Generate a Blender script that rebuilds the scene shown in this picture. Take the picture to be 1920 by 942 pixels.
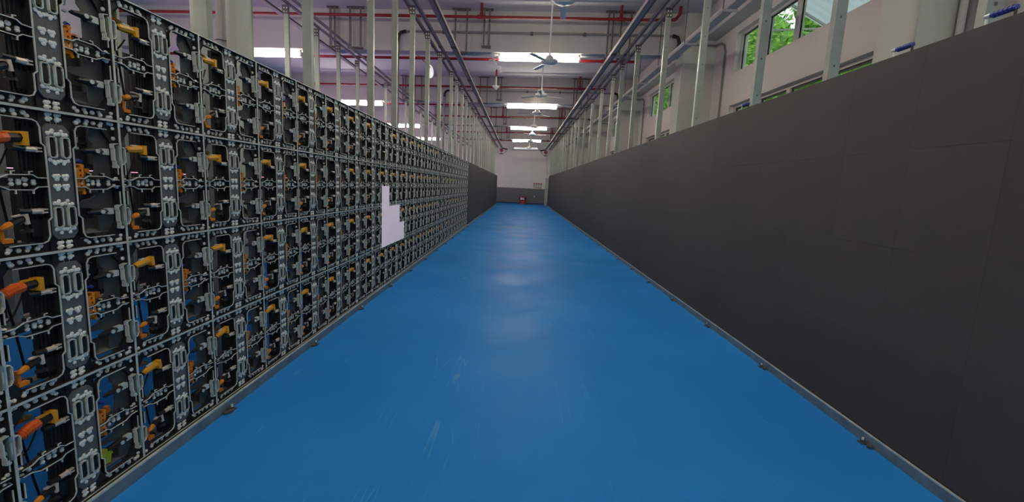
import bpy, math, random
from mathutils import Vector, Matrix

for o in list(bpy.data.objects):
    bpy.data.objects.remove(o)
SC = bpy.context.scene
COL = SC.collection
PI = math.pi
HC = 1.382                      # eye height above the floor
TILT = 0.024                    # slight lean of the ceiling members across the hall

# ------------------------------------------------------------------ camera
cam_d = bpy.data.cameras.new('camera')
cam_d.sensor_width = 36.0
cam_d.lens = 839.5 / 1920 * 36.0
cam_d.clip_start = 0.05
cam_d.clip_end = 200
cam = bpy.data.objects.new('camera', cam_d)
COL.objects.link(cam)
_r = (0.99876272, 0.01764345, 0.0464944)
_u = (-0.04854556, 0.14312031, 0.98851399)
_f = (-0.0107865, 0.98954802, -0.14379974)
cam.matrix_world = Matrix(((_r[0], _u[0], -_f[0], 0), (_r[1], _u[1], -_f[1], 0), (_r[2], _u[2], -_f[2], HC), (0, 0, 0, 1)))
SC.camera = cam

# ------------------------------------------------------------------ sky, exposure
W = bpy.data.worlds.new('sky')
SC.world = W
W.use_nodes = True
bg = W.node_tree.nodes['Background']
bg.inputs[0].default_value = (0.86, 0.93, 1.0, 1)
bg.inputs[1].default_value = .5
vs = SC.view_settings
vs.view_transform = 'Standard'
vs.look = 'None'
vs.gamma = 1
vs.exposure = 1.86
vs.use_curve_mapping = False
TUBE = 14.0                      # strength of the fluorescent diffusers
SCREEN = .42                    # strength of the lit pink display at the far left


# ------------------------------------------------------------------ materials
def lin(c):
    return tuple(((x / 255) / 12.92 if x / 255 <= .04045 else ((x / 255 + .055) / 1.055) ** 2.4) for x in c)


def mat(name, rgb, rough=.5, metal=0.0, var=0.0, scale=8.0, emit=0.0, coat=0.0, rnd=0.0, bump=0.0, spec=None):
    m = bpy.data.materials.new(name)
    m.use_nodes = True
    nt = m.node_tree
    b = nt.nodes['Principled BSDF']
    c = lin(rgb) + (1,)
    b.inputs['Base Color'].default_value = c
    b.inputs['Roughness'].default_value = rough
    b.inputs['Metallic'].default_value = metal
    if spec is not None:
        b.inputs['Specular IOR Level'].default_value = spec
    if coat:
        b.inputs['Coat Weight'].default_value = coat
        b.inputs['Coat Roughness'].default_value = .15
    if emit:
        b.inputs['Emission Color'].default_value = c
        b.inputs['Emission Strength'].default_value = emit
    if var or rnd or bump:
        tc = nt.nodes.new('ShaderNodeTexCoord')
        nz = nt.nodes.new('ShaderNodeTexNoise')
        nz.inputs['Scale'].default_value = scale
        nz.inputs['Detail'].default_value = 5
        nt.links.new(tc.outputs['Object'], nz.inputs['Vector'])
        mr = nt.nodes.new('ShaderNodeMapRange')
        mr.inputs[1].default_value = .3
        mr.inputs[2].default_value = .7
        mr.inputs[3].default_value = 1 - var
        mr.inputs[4].default_value = 1 + var
        nt.links.new(nz.outputs['Fac'], mr.inputs[0])
        val = mr.outputs[0]
        if rnd:
            oi = nt.nodes.new('ShaderNodeObjectInfo')
            m2 = nt.nodes.new('ShaderNodeMapRange')
            m2.inputs[3].default_value = 1 - rnd
            m2.inputs[4].default_value = 1 + rnd
            nt.links.new(oi.outputs['Random'], m2.inputs[0])
            mm = nt.nodes.new('ShaderNodeMath')
            mm.operation = 'MULTIPLY'
            nt.links.new(val, mm.inputs[0])
            nt.links.new(m2.outputs[0], mm.inputs[1])
            val = mm.outputs[0]
        mx = nt.nodes.new('ShaderNodeVectorMath')
        mx.operation = 'SCALE'
        mx.inputs[0].default_value = c[:3]
        nt.links.new(val, mx.inputs['Scale'])
        nt.links.new(mx.outputs[0], b.inputs['Base Color'])
        if bump:
            bp = nt.nodes.new('ShaderNodeBump')
            bp.inputs['Strength'].default_value = bump
            bp.inputs['Distance'].default_value = .01
            nt.links.new(nz.outputs['Fac'], bp.inputs['Height'])
            nt.links.new(bp.outputs[0], b.inputs['Normal'])
    return m


M = {}
M['wall'] = mat('white wall paint', (228, 224, 219), .85, var=.03, scale=1.2)
M['pillar'] = mat('pillar paint', (206, 212, 202), .8, var=.03, scale=1.0)
M['slab'] = mat('ceiling paint', (200, 201, 205), .9, var=.05, scale=.6)
M['beam'] = mat('beam paint', (198, 198, 194), .85, var=.04, scale=.8)
M['dado'] = mat('grey dado paint', (112, 112, 116), .7, var=.05, scale=2)
M['skirt'] = mat('dark blue skirting', (30, 58, 104), .4, var=.08, scale=4)
M['steel'] = mat('galvanised steel', (150, 158, 150), .42, .4, var=.12, scale=6, rnd=.07)
M['rail'] = mat('dull channel steel', (156, 150, 146), .55, .15, var=.12, scale=3)
M['railside'] = mat('dark channel steel', (92, 89, 88), .55, .15, var=.15, scale=3)
M['track'] = mat('floor track steel', (150, 156, 152), .45, .6, var=.2, scale=9)
M['red'] = mat('red pipe paint', (136, 24, 36), .45, var=.1, scale=5)
M['conduit'] = mat('zinc conduit', (140, 142, 140), .5, .3)
M['black'] = mat('black rubber', (18, 18, 19), .5)
M['white'] = mat('white enamel', (222, 222, 220), .4)
M['tube'] = mat('lit diffuser', (255, 244, 226), .5, emit=TUBE)
M['dimtube'] = mat('dim diffuser', (244, 250, 246), .5, emit=.17)
M['cab'] = mat('cabinet powder coat', (33, 35, 35), .55, .1, var=.12, scale=18, rnd=.10)
M['cabmid'] = mat('grey powder coat', (78, 82, 80), .5, .15, var=.08, scale=14)
M['edge'] = mat('bare aluminium edge', (214, 220, 210), .42, .2, var=.15, scale=20)
M['bolt'] = mat('zinc bolt', (240, 244, 236), .4, .1)
M['socketblack'] = mat('socket black', (14, 15, 15), .45)
M['pins'] = mat('brass pins', (150, 140, 84), .4, .6)
M['orange'] = mat('orange plastic', (236, 140, 22), .45, var=.08, scale=30)
M['yellow'] = mat('amber plastic', (226, 160, 30), .42, var=.08, scale=30)
M['deep'] = mat('orange rubber boot', (226, 96, 22), .5)
M['lime'] = mat('lime plastic', (190, 205, 30), .5)
M['beige'] = mat('nickel plug', (216, 204, 188), .4, .15)
M['green'] = mat('zinc plate', (172, 186, 172), .38, .6)
M['blue'] = mat('blue rubber', (52, 62, 150), .5)
M['blueplug'] = mat('blue plug', (60, 80, 200), .5)
M['crate'] = mat('red plastic box', (150, 22, 34), .4)
M['paper'] = mat('white paper', (225, 222, 222), .8)
M['signred'] = mat('sign red', (176, 26, 40), .7)
M['signdark'] = mat('sign dark grey', (70, 62, 66), .7)
M['board'] = mat('white panel with added glow', (250, 236, 250), .6, emit=.055)  # faint emission put into the colour to brighten the boards
M['frame'] = mat('window frame white', (206, 208, 200), .5)
M['darkframe'] = mat('window gasket black', (24, 26, 24), .5)
M['leafa'] = mat('leaf bright', (128, 176, 40), .6, var=.3, scale=2)
M['leafb'] = mat('leaf mid', (92, 146, 34), .6, var=.3, scale=2)
M['hedge'] = mat('foliage mass', (98, 150, 40), .8, var=.45, scale=3)
M['ground'] = mat('outside ground', (120, 120, 110), .9)
M['trunk'] = mat('bark', (84, 70, 54), .9)
M['awning'] = mat('white corrugated sheet', (236, 240, 242), .6)
_nt = M['awning'].node_tree
_tl = _nt.nodes.new('ShaderNodeBsdfTranslucent')
_tl.inputs[0].default_value = (.9, .93, .95, 1)
_mx = _nt.nodes.new('ShaderNodeMixShader')
_mx.inputs[0].default_value = .6
_nt.links.new(_nt.nodes['Principled BSDF'].outputs[0], _mx.inputs[1])
_nt.links.new(_tl.outputs[0], _mx.inputs[2])
_nt.links.new(_mx.outputs[0], _nt.nodes['Material Output'].inputs[0])


def screen_material():
    m = mat('lit display pink', (238, 196, 214), .6)
    nt = m.node_tree
    b = nt.nodes['Principled BSDF']
    tc = nt.nodes.new('ShaderNodeTexCoord')
    wv = nt.nodes.new('ShaderNodeTexNoise')
    wv.inputs['Scale'].default_value = .7
    nt.links.new(tc.outputs['Object'], wv.inputs['Vector'])
    cr = nt.nodes.new('ShaderNodeValToRGB')
    cr.color_ramp.elements[0].position = .42
    cr.color_ramp.elements[0].color = lin((250, 150, 190)) + (1,)
    cr.color_ramp.elements[1].position = .6
    cr.color_ramp.elements[1].color = lin((250, 205, 222)) + (1,)
    nt.links.new(wv.outputs['Fac'], cr.inputs[0])
    nt.links.new(cr.outputs[0], b.inputs['Emission Color'])
    b.inputs['Emission Strength'].default_value = SCREEN
    return m


M['screen'] = screen_material()


def glass_material():
    m = bpy.data.materials.new('window glass')
    m.use_nodes = True
    nt = m.node_tree
    nt.nodes.remove(nt.nodes['Principled BSDF'])
    out = nt.nodes['Material Output']
    tr = nt.nodes.new('ShaderNodeBsdfTransparent')
    tr.inputs[0].default_value = (.93, .97, .95, 1)
    gl = nt.nodes.new('ShaderNodeBsdfGlossy')
    gl.inputs['Roughness'].default_value = .02
    lw = nt.nodes.new('ShaderNodeLayerWeight')
    lw.inputs[0].default_value = .5
    fr = nt.nodes.new('ShaderNodeMath')
    fr.operation = 'POWER'
    fr.inputs[1].default_value = 5.0
    nt.links.new(lw.outputs['Facing'], fr.inputs[0])
    mx = nt.nodes.new('ShaderNodeMixShader')
    nt.links.new(fr.outputs[0], mx.inputs[0])
    nt.links.new(tr.outputs[0], mx.inputs[1])
    nt.links.new(gl.outputs[0], mx.inputs[2])
    nt.links.new(mx.outputs[0], out.inputs[0])
    return m


M['glass'] = glass_material()


def floor_material():
    m = mat('blue epoxy floor', (26, 96, 172), .3, spec=.025)
    nt = m.node_tree
    b = nt.nodes['Principled BSDF']
    N, L = nt.nodes.new, nt.links.new
    tc = N('ShaderNodeTexCoord')
    n1 = N('ShaderNodeTexNoise')
    n1.inputs['Scale'].default_value = .55
    n1.inputs['Detail'].default_value = 6
    L(tc.outputs['Object'], n1.inputs['Vector'])
    cr = N('ShaderNodeValToRGB')
    cr.color_ramp.elements[0].position = .35
    cr.color_ramp.elements[0].color = lin((46, 142, 226)) + (1,)
    cr.color_ramp.elements[1].position = .65
    cr.color_ramp.elements[1].color = lin((54, 152, 238)) + (1,)
    L(n1.outputs['Fac'], cr.inputs[0])
    # thin pale scratches in two directions
    col = cr.outputs[0]
    for ang, sc, off in ((.5, 5.5, 0), (-.75, 4.2, 7), (1.35, 3.4, 15)):
        mp = N('ShaderNodeMapping')
        mp.inputs['Rotation'].default_value = (0, 0, ang)
        mp.inputs['Scale'].default_value = (sc * 1.3, sc * .06, 1)
        mp.inputs['Location'].default_value = (off, off, 0)
        L(tc.outputs['Object'], mp.inputs['Vector'])
        nz = N('ShaderNodeTexNoise')
        nz.inputs['Scale'].default_value = 1
        nz.inputs['Detail'].default_value = 1
        nz.inputs['Distortion'].default_value = .0
        L(mp.outputs[0], nz.inputs['Vector'])
        a = N('ShaderNodeMath'); a.operation = 'SUBTRACT'; a.inputs[1].default_value = .5
        L(nz.outputs['Fac'], a.inputs[0])
        ab = N('ShaderNodeMath'); ab.operation = 'ABSOLUTE'
        L(a.outputs[0], ab.inputs[0])
        lt = N('ShaderNodeMapRange')
        lt.inputs[1].default_value = 0; lt.inputs[2].default_value = .0045
        lt.inputs[3].default_value = 1; lt.inputs[4].default_value = 0
        L(ab.outputs[0], lt.inputs[0])
        pt = N('ShaderNodeTexNoise')
        pt.inputs['Scale'].default_value = 2.6
        pm = N('ShaderNodeMapping')
        pm.inputs['Location'].default_value = (off * 3.1, off, 4)
        L(tc.outputs['Object'], pm.inputs['Vector'])
        L(pm.outputs[0], pt.inputs['Vector'])
        th = N('ShaderNodeMapRange')
        th.inputs[1].default_value = .6; th.inputs[2].default_value = .66
        L(pt.outputs['Fac'], th.inputs[0])
        mu = N('ShaderNodeMath'); mu.operation = 'MULTIPLY'
        L(lt.outputs[0], mu.inputs[0]); L(th.outputs[0], mu.inputs[1])
        m3 = N('ShaderNodeMath'); m3.operation = 'MULTIPLY'; m3.inputs[1].default_value = .38
        L(mu.outputs[0], m3.inputs[0])
        mx = N('ShaderNodeMix'); mx.data_type = 'RGBA'
        L(m3.outputs[0], mx.inputs[0]); L(col, mx.inputs[6])
        mx.inputs[7].default_value = lin((130, 190, 236)) + (1,)
        col = mx.outputs[2]
    L(col, b.inputs['Base Color'])
    n2 = N('ShaderNodeTexNoise')
    n2.inputs['Scale'].default_value = 1.3
    n2.inputs['Detail'].default_value = 6
    L(tc.outputs['Object'], n2.inputs['Vector'])
    rr = N('ShaderNodeMapRange')
    rr.inputs[1].default_value = .3; rr.inputs[2].default_value = .7
    rr.inputs[3].default_value = .36; rr.inputs[4].default_value = .56
    L(n2.outputs['Fac'], rr.inputs[0])
    L(rr.outputs[0], b.inputs['Roughness'])
    n3 = N('ShaderNodeTexNoise')
    n3.inputs['Scale'].default_value = 3.5
    n3.inputs['Detail'].default_value = 8
    L(tc.outputs['Object'], n3.inputs['Vector'])
    bp = N('ShaderNodeBump')
    bp.inputs['Strength'].default_value = .25
    bp.inputs['Distance'].default_value = .012
    L(n3.outputs['Fac'], bp.inputs['Height'])
    L(bp.outputs[0], b.inputs['Normal'])
    return m


M['floor'] = floor_material()


def led_material():
    m = mat('matte black led face', (76, 72, 68), .72, var=.0, scale=3, rnd=.05, spec=.4)
    nt = m.node_tree
    b = nt.nodes['Principled BSDF']
    N, L = nt.nodes.new, nt.links.new
    tc = N('ShaderNodeTexCoord')
    vo = N('ShaderNodeTexVoronoi')
    vo.inputs['Scale'].default_value = 160
    vo.inputs['Randomness'].default_value = .15
    L(tc.outputs['Object'], vo.inputs['Vector'])
    bp = N('ShaderNodeBump')
    bp.inputs['Strength'].default_value = .35
    bp.inputs['Distance'].default_value = .002
    L(vo.outputs['Distance'], bp.inputs['Height'])
    L(bp.outputs[0], b.inputs['Normal'])
    return m


M['led'] = led_material()


# ------------------------------------------------------------------ mesh helpers
class MB:
    def __init__(s, *mats):
        s.v, s.f, s.m, s.mats = [], [], [], list(mats)

    def add(s, vs_, fs, mi=0):
        n = len(s.v)
        s.v.extend(tuple(p) for p in vs_)
        for f in fs:
            s.f.append(tuple(i + n for i in f))
            s.m.append(mi)

    def box(s, x0, x1, y0, y1, z0, z1, mi=0):
        s.add([(x, y, z) for x in (x0, x1) for y in (y0, y1) for z in (z0, z1)],
              [(0, 1, 3, 2), (4, 6, 7, 5), (0, 4, 5, 1), (2, 3, 7, 6), (0, 2, 6, 4), (1, 5, 7, 3)], mi)

    def obox(s, c, ax, h, mi=0):
        """box about c, half sizes h along the three axes ax"""
        c = Vector(c)
        a = [Vector(v).normalized() for v in ax]
        vs_ = [c + a[0] * h[0] * i + a[1] * h[1] * j + a[2] * h[2] * k for i in (-1, 1) for j in (-1, 1) for k in (-1, 1)]
        s.add(vs_, [(0, 1, 3, 2), (4, 6, 7, 5), (0, 4, 5, 1), (2, 3, 7, 6), (0, 2, 6, 4), (1, 5, 7, 3)], mi)

    def seg(s, p, q_, w, h, up=(0, 0, 1), mi=0):
        """bar of width w and height h from p to q_"""
        p, q_ = Vector(p), Vector(q_)
        d = (q_ - p)
        l = d.length
        d.normalize()
        r = d.cross(Vector(up))
        if r.length < 1e-6:
            r = Vector((1, 0, 0))
        r.normalize()
        u = r.cross(d)
        s.obox((p + q_) / 2, (d, r, u), (l / 2, w / 2, h / 2), mi)

    def prism(s, pts, x0, x1, mi=0):
        """polygon in the y-z plane given thickness along x"""
        n = len(pts)
        vs_ = [(x0, y, z) for y, z in pts] + [(x1, y, z) for y, z in pts]
        fs = [tuple(range(n))[::-1], tuple(range(n, 2 * n))]
        fs += [(i, (i + 1) % n, n + (i + 1) % n, n + i) for i in range(n)]
        s.add(vs_, fs, mi)

    def ribbon(s, pts, w, x0, x1, closed=False, mi=0):
        """thin rib following a line in the y-z plane, raised from x0 to x1"""
        n = len(pts)
        for i in range(n if closed else n - 1):
            (ya, za), (yb, zb) = pts[i], pts[(i + 1) % n]
            dy, dz = yb - ya, zb - za
            l = math.hypot(dy, dz) or 1e-9
            ny, nz = -dz / l * w / 2, dy / l * w / 2
            ey, ez = dy / l * w * .3, dz / l * w * .3
            s.prism([(ya - ny - ey, za - nz - ez), (yb - ny + ey, zb - nz + ez), (yb + ny + ey, zb + nz + ez), (ya + ny - ey, za + nz - ez)], x0, x1, mi)

    def tube(s, path, r, n=6, mi=0, caps=True):
        path = [Vector(p) for p in path]
        rr = r if isinstance(r, (list, tuple)) else [r] * len(path)
        rings = []
        up = None
        for i, p in enumerate(path):
            d = (path[min(i + 1, len(path) - 1)] - path[max(i - 1, 0)])
            d.normalize()
            if up is None:
                up = Vector((0, 0, 1)) if abs(d.z) < .9 else Vector((1, 0, 0))
            a = d.cross(up)
            if a.length < 1e-4:
                a = d.cross(Vector((1, .3, .2)))
            a.normalize()
            b = a.cross(d)
            up = b
            rings.append([p + (a * math.cos(2 * PI * k / n) + b * math.sin(2 * PI * k / n)) * rr[i] for k in range(n)])
        vs_ = [v for r_ in rings for v in r_]
        fs = []
        for i in range(len(path) - 1):
            for k in range(n):
                fs.append((i * n + k, i * n + (k + 1) % n, (i + 1) * n + (k + 1) % n, (i + 1) * n + k))
        if caps:
            fs.append(tuple(range(n))[::-1])
            fs.append(tuple(range((len(path) - 1) * n, len(path) * n)))
        s.add(vs_, fs, mi)

    def lathe(s, c, prof, n=16, mi=0):
        """profile [(r, z)] turned about the vertical through c"""
        c = Vector(c)
        vs_ = [c + Vector((r * math.cos(2 * PI * k / n), r * math.sin(2 * PI * k / n), z)) for r, z in prof for k in range(n)]
        fs = []
        for i in range(len(prof) - 1):
            for k in range(n):
                fs.append((i * n + k, i * n + (k + 1) % n, (i + 1) * n + (k + 1) % n, (i + 1) * n + k))
        fs.append(tuple(range(n))[::-1])
        fs.append(tuple(range((len(prof) - 1) * n, len(prof) * n)))
        s.add(vs_, fs, mi)

    def mesh(s, name, smooth=False):
        me = bpy.data.meshes.new(name)
        me.from_pydata(s.v, [], s.f)
        for m in s.mats:
            me.materials.append(m)
        me.polygons.foreach_set('material_index', s.m)
        if smooth:
            me.polygons.foreach_set('use_smooth', [True] * len(s.f))
        me.update()
        return me


def put(name, me, parent=None, loc=(0, 0, 0), label=None, cat=None, group=None, kind=None, rot=None):
    if isinstance(me, MB):
        me = me.mesh(name)
    o = bpy.data.objects.new(name, me)
    COL.objects.link(o)
    o.location = loc
    if rot:
        o.rotation_euler = rot
    if parent:
        o.parent = parent
    if label: o['label'] = label
    if cat: o['category'] = cat
    if group: o['group'] = group
    if kind: o['kind'] = kind
    return o


def thing(name, loc, label, cat, group=None, rot=None):
    return put(name, None, None, loc, label, cat, group, None, rot)


_ONES = 'zeroth first second third fourth fifth sixth seventh eighth ninth tenth eleventh twelfth thirteenth fourteenth fifteenth sixteenth seventeenth eighteenth nineteenth'.split()
_TENS = {2: 'twent', 3: 'thirt', 4: 'fort', 5: 'fift', 6: 'sixt', 7: 'sevent'}


def nth(n):
    if n < 20:
        return _ONES[n]
    t, r = divmod(n, 10)
    return _TENS[t] + 'ieth' if r == 0 else _TENS[t] + 'y-' + _ONES[r]


rng = random.Random(4)

# ------------------------------------------------------------------ the setting
Y0, Y1 = -3.0, 36.0
XL, XR = -9.6, 4.28
ZS = HC + 3.93                  # slab underside
ZB = HC + 3.04                  # beam underside
BEAMS = [-1.87, 4.48, 10.83, 17.18, 23.55, 29.9]

b = MB(M['floor']); b.box(XL - .3, XR + .3, Y0 - .3, Y1 + .3, -.2, 0)
put('floor', b, kind='structure')


def across(bm, y0, y1, za, zb, mi=0):
    """a member running across the hall, leaning by TILT"""
    xa, xb = XL - .2, XR + .25
    vs_ = [(x, y, z + TILT * x) for x in (xa, xb) for y in (y0, y1) for z in (za, zb)]
    bm.add(vs_, [(0, 1, 3, 2), (4, 6, 7, 5), (0, 4, 5, 1), (2, 3, 7, 6), (0, 2, 6, 4), (1, 5, 7, 3)], mi)


b = MB(M['slab']); across(b, Y0 - .3, Y1 + .3, ZS, ZS + .12)
ceil = put('ceiling', b, kind='structure')
for i, y in enumerate(BEAMS):
    b = MB(M['beam']); across(b, y, y + .32, ZB, ZS + .02)
    put('beam', b, ceil)

b = MB(M['wall']); b.box(XL - .2, XL, Y0, Y1, 0, ZS + .3)
put('wall_left', b, kind='structure')
b = MB(M['wall']); b.box(XL - .2, XR + .3, Y0 - .2, Y0, 0, ZS + .3)
put('wall_back', b, kind='structure')
b = MB(M['wall'], M['dado'])
b.box(XL - .2, XR + .3, Y1, Y1 + .2, 0, ZS + .3)
b.box(XL, XR, Y1 - .006, Y1, .10, HC - .14, 1)
wf = put('wall_front', b, kind='structure')
b = MB(M['skirt']); b.box(XL, XR, Y1 - .03, Y1, 0, .11)
put('baseboard_front', b, kind='structure')

# window wall: spandrels and piers, openings in every bay
UP0, UP1 = HC + 2.51, HC + 3.30
LO0, LO1 = HC + .2, HC + 1.86
b = MB(M['wall'])
WT = .24
b.box(XR, XR + WT, Y0, Y1, 0, LO0)
b.box(XR, XR + WT, Y0, Y1, LO1, UP0)
b.box(XR, XR + WT, Y0, Y1, UP1, ZS + .35)
bays = []
edge = Y0
for y in BEAMS:
    a0, a1 = y + 1.42, y + 5.28
    b.box(XR, XR + WT, edge, a0, LO0, LO1)
    b.box(XR, XR + WT, edge, a0, UP0, UP1)
    bays.append((a0, a1))
    edge = a1
b.box(XR, XR + WT, edge, Y1, LO0, LO1)
b.box(XR, XR + WT, edge, Y1, UP0, UP1)
put('wall_right', b, kind='structure')
for i, y in enumerate(BEAMS):
    b = MB(M['pillar']); b.box(3.55, XR + .01, y - .08, y + .40, 0, ZS + .35)
    put('trim_%d' % (i + 1), b, kind='structure')
# edge beam along the pillars
b = MB(M['beam']); b.box(3.95, XR, Y0, Y1, HC + 3.45, ZS + .3)
put('trim_%d' % (len(BEAMS) + 1), b, kind='structure')

wn = 0
for bi, (a0, a1) in enumerate(bays):
    for z0, z1, upper in ((UP0, UP1, True), (LO0, LO1, False)):
        wn += 1
        w = put('window_%d' % wn, None, None, (XR + .13, a0, z0), kind='structure')
        L_, H_ = a1 - a0, z1 - z0
        fr = MB(M['frame'])
        t = .05
        fr.box(-.03, .05, 0, L_, 0, t); fr.box(-.03, .05, 0, L_, H_ - t, H_)
        fr.box(-.03, .05, 0, t, t, H_ - t); fr.box(-.03, .05, L_ - t, L_, t, H_ - t)
        put('frame', fr, w)
        n = 4
        for k in range(n):
            p0, p1 = t + (L_ - 2 * t) * k / n, t + (L_ - 2 * t) * (k + 1) / n
            if k:
                mu = MB(M['frame']); mu.box(-.035, .055, p0 - .05, p0 + .05, t, H_ - t)
                put('mullion', mu, w)
            g0, g1 = p0 + (.05 if k else 0), p1 - (.05 if k < n - 1 else 0)
            gk = MB(M['darkframe'])
            gw = .012 if upper else .03
            gk.box(.0, .02, g0, g1, t, t + gw); gk.box(.0, .02, g0, g1, H_ - t - gw, H_ - t)
            gk.box(.0, .02, g0, g0 + gw, t + gw, H_ - t - gw); gk.box(.0, .02, g1 - gw, g1, t + gw, H_ - t - gw)
            put('gasket', gk, w)
            gl = MB(M['glass']); gl.box(.006, .012, g0 + gw, g1 - gw, t + gw, H_ - t - gw)
            put('pane', gl, w)

# ------------------------------------------------------------------ outside
b = MB(M['ground']); b.box(XR + .3, 40, -12, 50, -.3, -.02)
put('ground', b, kind='structure')
crown_me = {}
for i in range(9):
    y = 1.5 + i * 4.35 + rng.uniform(-.02, .02)
    x = 8.6 + rng.uniform(-.4, .8)
    h = 8.6 + rng.uniform(-.3, .9)
    t = thing('tree', (x, y, -.02), 'bright green tree outside the windows, %s along the wall' % nth(i + 1), 'tree', 'trees outside the windows')
    tr = MB(M['trunk']); tr.tube([(0, 0, 0), (.05, .02, 1.6), (0, .1, h * .6)], [.16, .13, .07], 7)
    put('trunk', tr, t)
    cr = MB(M['hedge'], M['leafa'], M['leafb'])
    for k in range(13):
        c = Vector((rng.uniform(-.2, .9), rng.uniform(-1.0, 1.0), h * rng.uniform(.40, .95)))
        r = rng.uniform(.85, 1.05)
        prof = [(r * math.sin(PI * j / 6) * rng.uniform(.88, 1.1) + .001, -r * math.cos(PI * j / 6)) for j in range(7)]
        cr.lathe(c, prof, 9, 0)
    for k in range(2600):
        c = Vector((rng.gauss(-.7, .7), max(-1.9, min(1.9, rng.gauss(0, 1.3))), h * rng.uniform(.25, 1.05)))
        a = Vector((rng.gauss(0, 1), rng.gauss(0, 1), rng.gauss(0, 1))).normalized()
        bb = a.orthogonal().normalized()
        s = rng.uniform(.07, .16)
        cr.add([c - a * s, c + bb * s * .45, c + a * s, c - bb * s * .45], [(0, 1, 2, 3)], rng.choice((1, 1, 2)))
    put('crown', cr, t, kind='stuff')
aw = thing('awning', (XR + .5, 5.0, HC + 3.2), 'white corrugated awning sheet hanging outside the near upper window', 'awning')
b = MB(M['awning'])
n = 60
pts_t, pts_b = [], []
for i in range(n + 1):
    y = 4.1 * i / n
    wv = .018 * math.sin(i * PI / 1.5)
    pts_t.append((-.2, y, .55 + wv)); pts_b.append((.85 + .02 * math.sin(i * 2.1), y, .02 + wv))
for i in range(n):
    b.add([pts_t[i], pts_t[i + 1], pts_b[i + 1], pts_b[i]], [(0, 1, 2, 3)])
    b.add([(p[0], p[1], p[2] + .012) for p in (pts_t[i], pts_t[i + 1], pts_b[i + 1], pts_b[i])], [(3, 2, 1, 0)])
put('sheet', b, aw)
for y in (.1, 2.0, 3.95):
    b = MB(M['frame'])
    b.seg((-.2, y, .5), (.84, y, -.02), .04, .03)
    b.seg((-.22, y, -.1), (.84, y, -.02), .03, .03)
    put('bracket', b, aw)

# ------------------------------------------------------------------ lamps, fans, pipes under the ceiling
def lamp(x, y, z, L_, label, m_='tube', up=.105):
    t = thing('tube_lamp', (x, y, z + TILT * x), label, 'lamp', 'fluorescent tube lamps under the beams', (0, -math.atan(TILT), 0))
    h = L_ / 2
    d = MB(M[m_])
    d.tube([(-h, 0, 0), (-h + .02, 0, 0), (h - .02, 0, 0), (h, 0, 0)], [.045, .06, .06, .045], 12)
    put('diffuser', d, t)
    c = MB(M['white']); c.box(-h * .96, h * .96, -.05, .05, .068, .10)
    put('batten', c, t)
    for s in (-1, 1):
        e = MB(M['white'], M['railside'])
        e.box(s * h - .03, s * h + .03, -.05, .05, -.05, .06)
        e.box(s * h - .012, s * h + .012, -.012, .012, .06, up, 1)
        put('end_cap', e, t)


zL = HC + 2.936
for i, y in enumerate(BEAMS + [34.9]):
    last = i == len(BEAMS)
    lamp(.30, y + .1, zL - (.06 if last else 0), 1.85, 'dim fluorescent tube lamp nearest the end wall' if last else 'white fluorescent tube lamp over the blue aisle, %s from the camera end' % nth(i + 1), 'dimtube' if last else 'tube', 1.05 if last else .105)
    if not last:
        lamp(-6.2, y + .12, zL, 1.85, 'white fluorescent tube lamp beyond the left rack, %s from the camera end' % nth(i + 1))


def fan(i, x, y, z, a):
    t = thing('ceiling_fan', (x, y, HC + z), 'white ceiling fan over the blue aisle, %s from the camera end' % nth(i), 'fan', 'ceiling fans down the aisle')
    r = MB(M['white']); r.tube([(0, 0, .05), (0, 0, ZS - HC - z + TILT * x)], .018, 8)
    put('rod', r, t)
    c = MB(M['white']); c.lathe((0, 0, ZS - HC - z + TILT * x - .1), [(.03, -.02), (.06, .06), (.065, .1)], 12)
    put('canopy', c, t)
    m = MB(M['white']); m.lathe((0, 0, 0), [(.02, -.07), (.12, -.06), (.17, -.02), (.19, .0), (.17, .025), (.09, .045), (.075, .10), (.03, .12)], 20)
    put('motor', m.mesh('motor', True), t)
    for k in range(3):
        ang = a + k * 2 * PI / 3
        ca, sa = math.cos(ang), math.sin(ang)
        bl = MB(M['white'])
        bl.seg((ca * .14, sa * .14, -.03), (ca * .3, sa * .3, -.02), .03, .008)
        p, q_ = Vector((ca * .26, sa * .26, -.02)), Vector((ca * .72, sa * .72, -.02))
        d = (q_ - p).normalized()
        sd = Vector((-d.y, d.x, .18)).normalized()
        bl.obox((p + q_) / 2, (d, sd, d.cross(sd)), (.23, .042, .004))
        put('blade', bl, t)


FY = [6.86, 10.1, 13.65, 16.95, 20.6, 23.8, 27.4, 31.9]
for i, y in enumerate(FY):
    fan(i + 1, .50, y, 2.68, 1.5 + i * .5)

# red pipes across, with drops to the slab
def pipe(y, z, xa, xb, drops, label, r=.032, m='red', name='sprinkler_pipe', ends=True):
    t = thing(name, (0, y, HC + z), label, 'pipe')
    run = MB(M[m])
    run.tube([(xa, 0, TILT * xa), ((xa + xb) / 2, 0, TILT * (xa + xb) / 2), (xb, 0, TILT * xb)], r, 8)
    put('run', run, t)
    for x in drops:
        d = MB(M[m])
        zt = ZS - HC - z + TILT * x
        d.tube([(x, 0, TILT * x), (x, 0, zt)], r * .9, 8)
        d.tube([(x - .09, 0, TILT * x), (x + .09, 0, TILT * x)], r * 1.35, 8)
        d.tube([(x, 0, TILT * x), (x, 0, TILT * x + .09)], r * 1.3, 8)
        put('drop', d, t)
    return t


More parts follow.
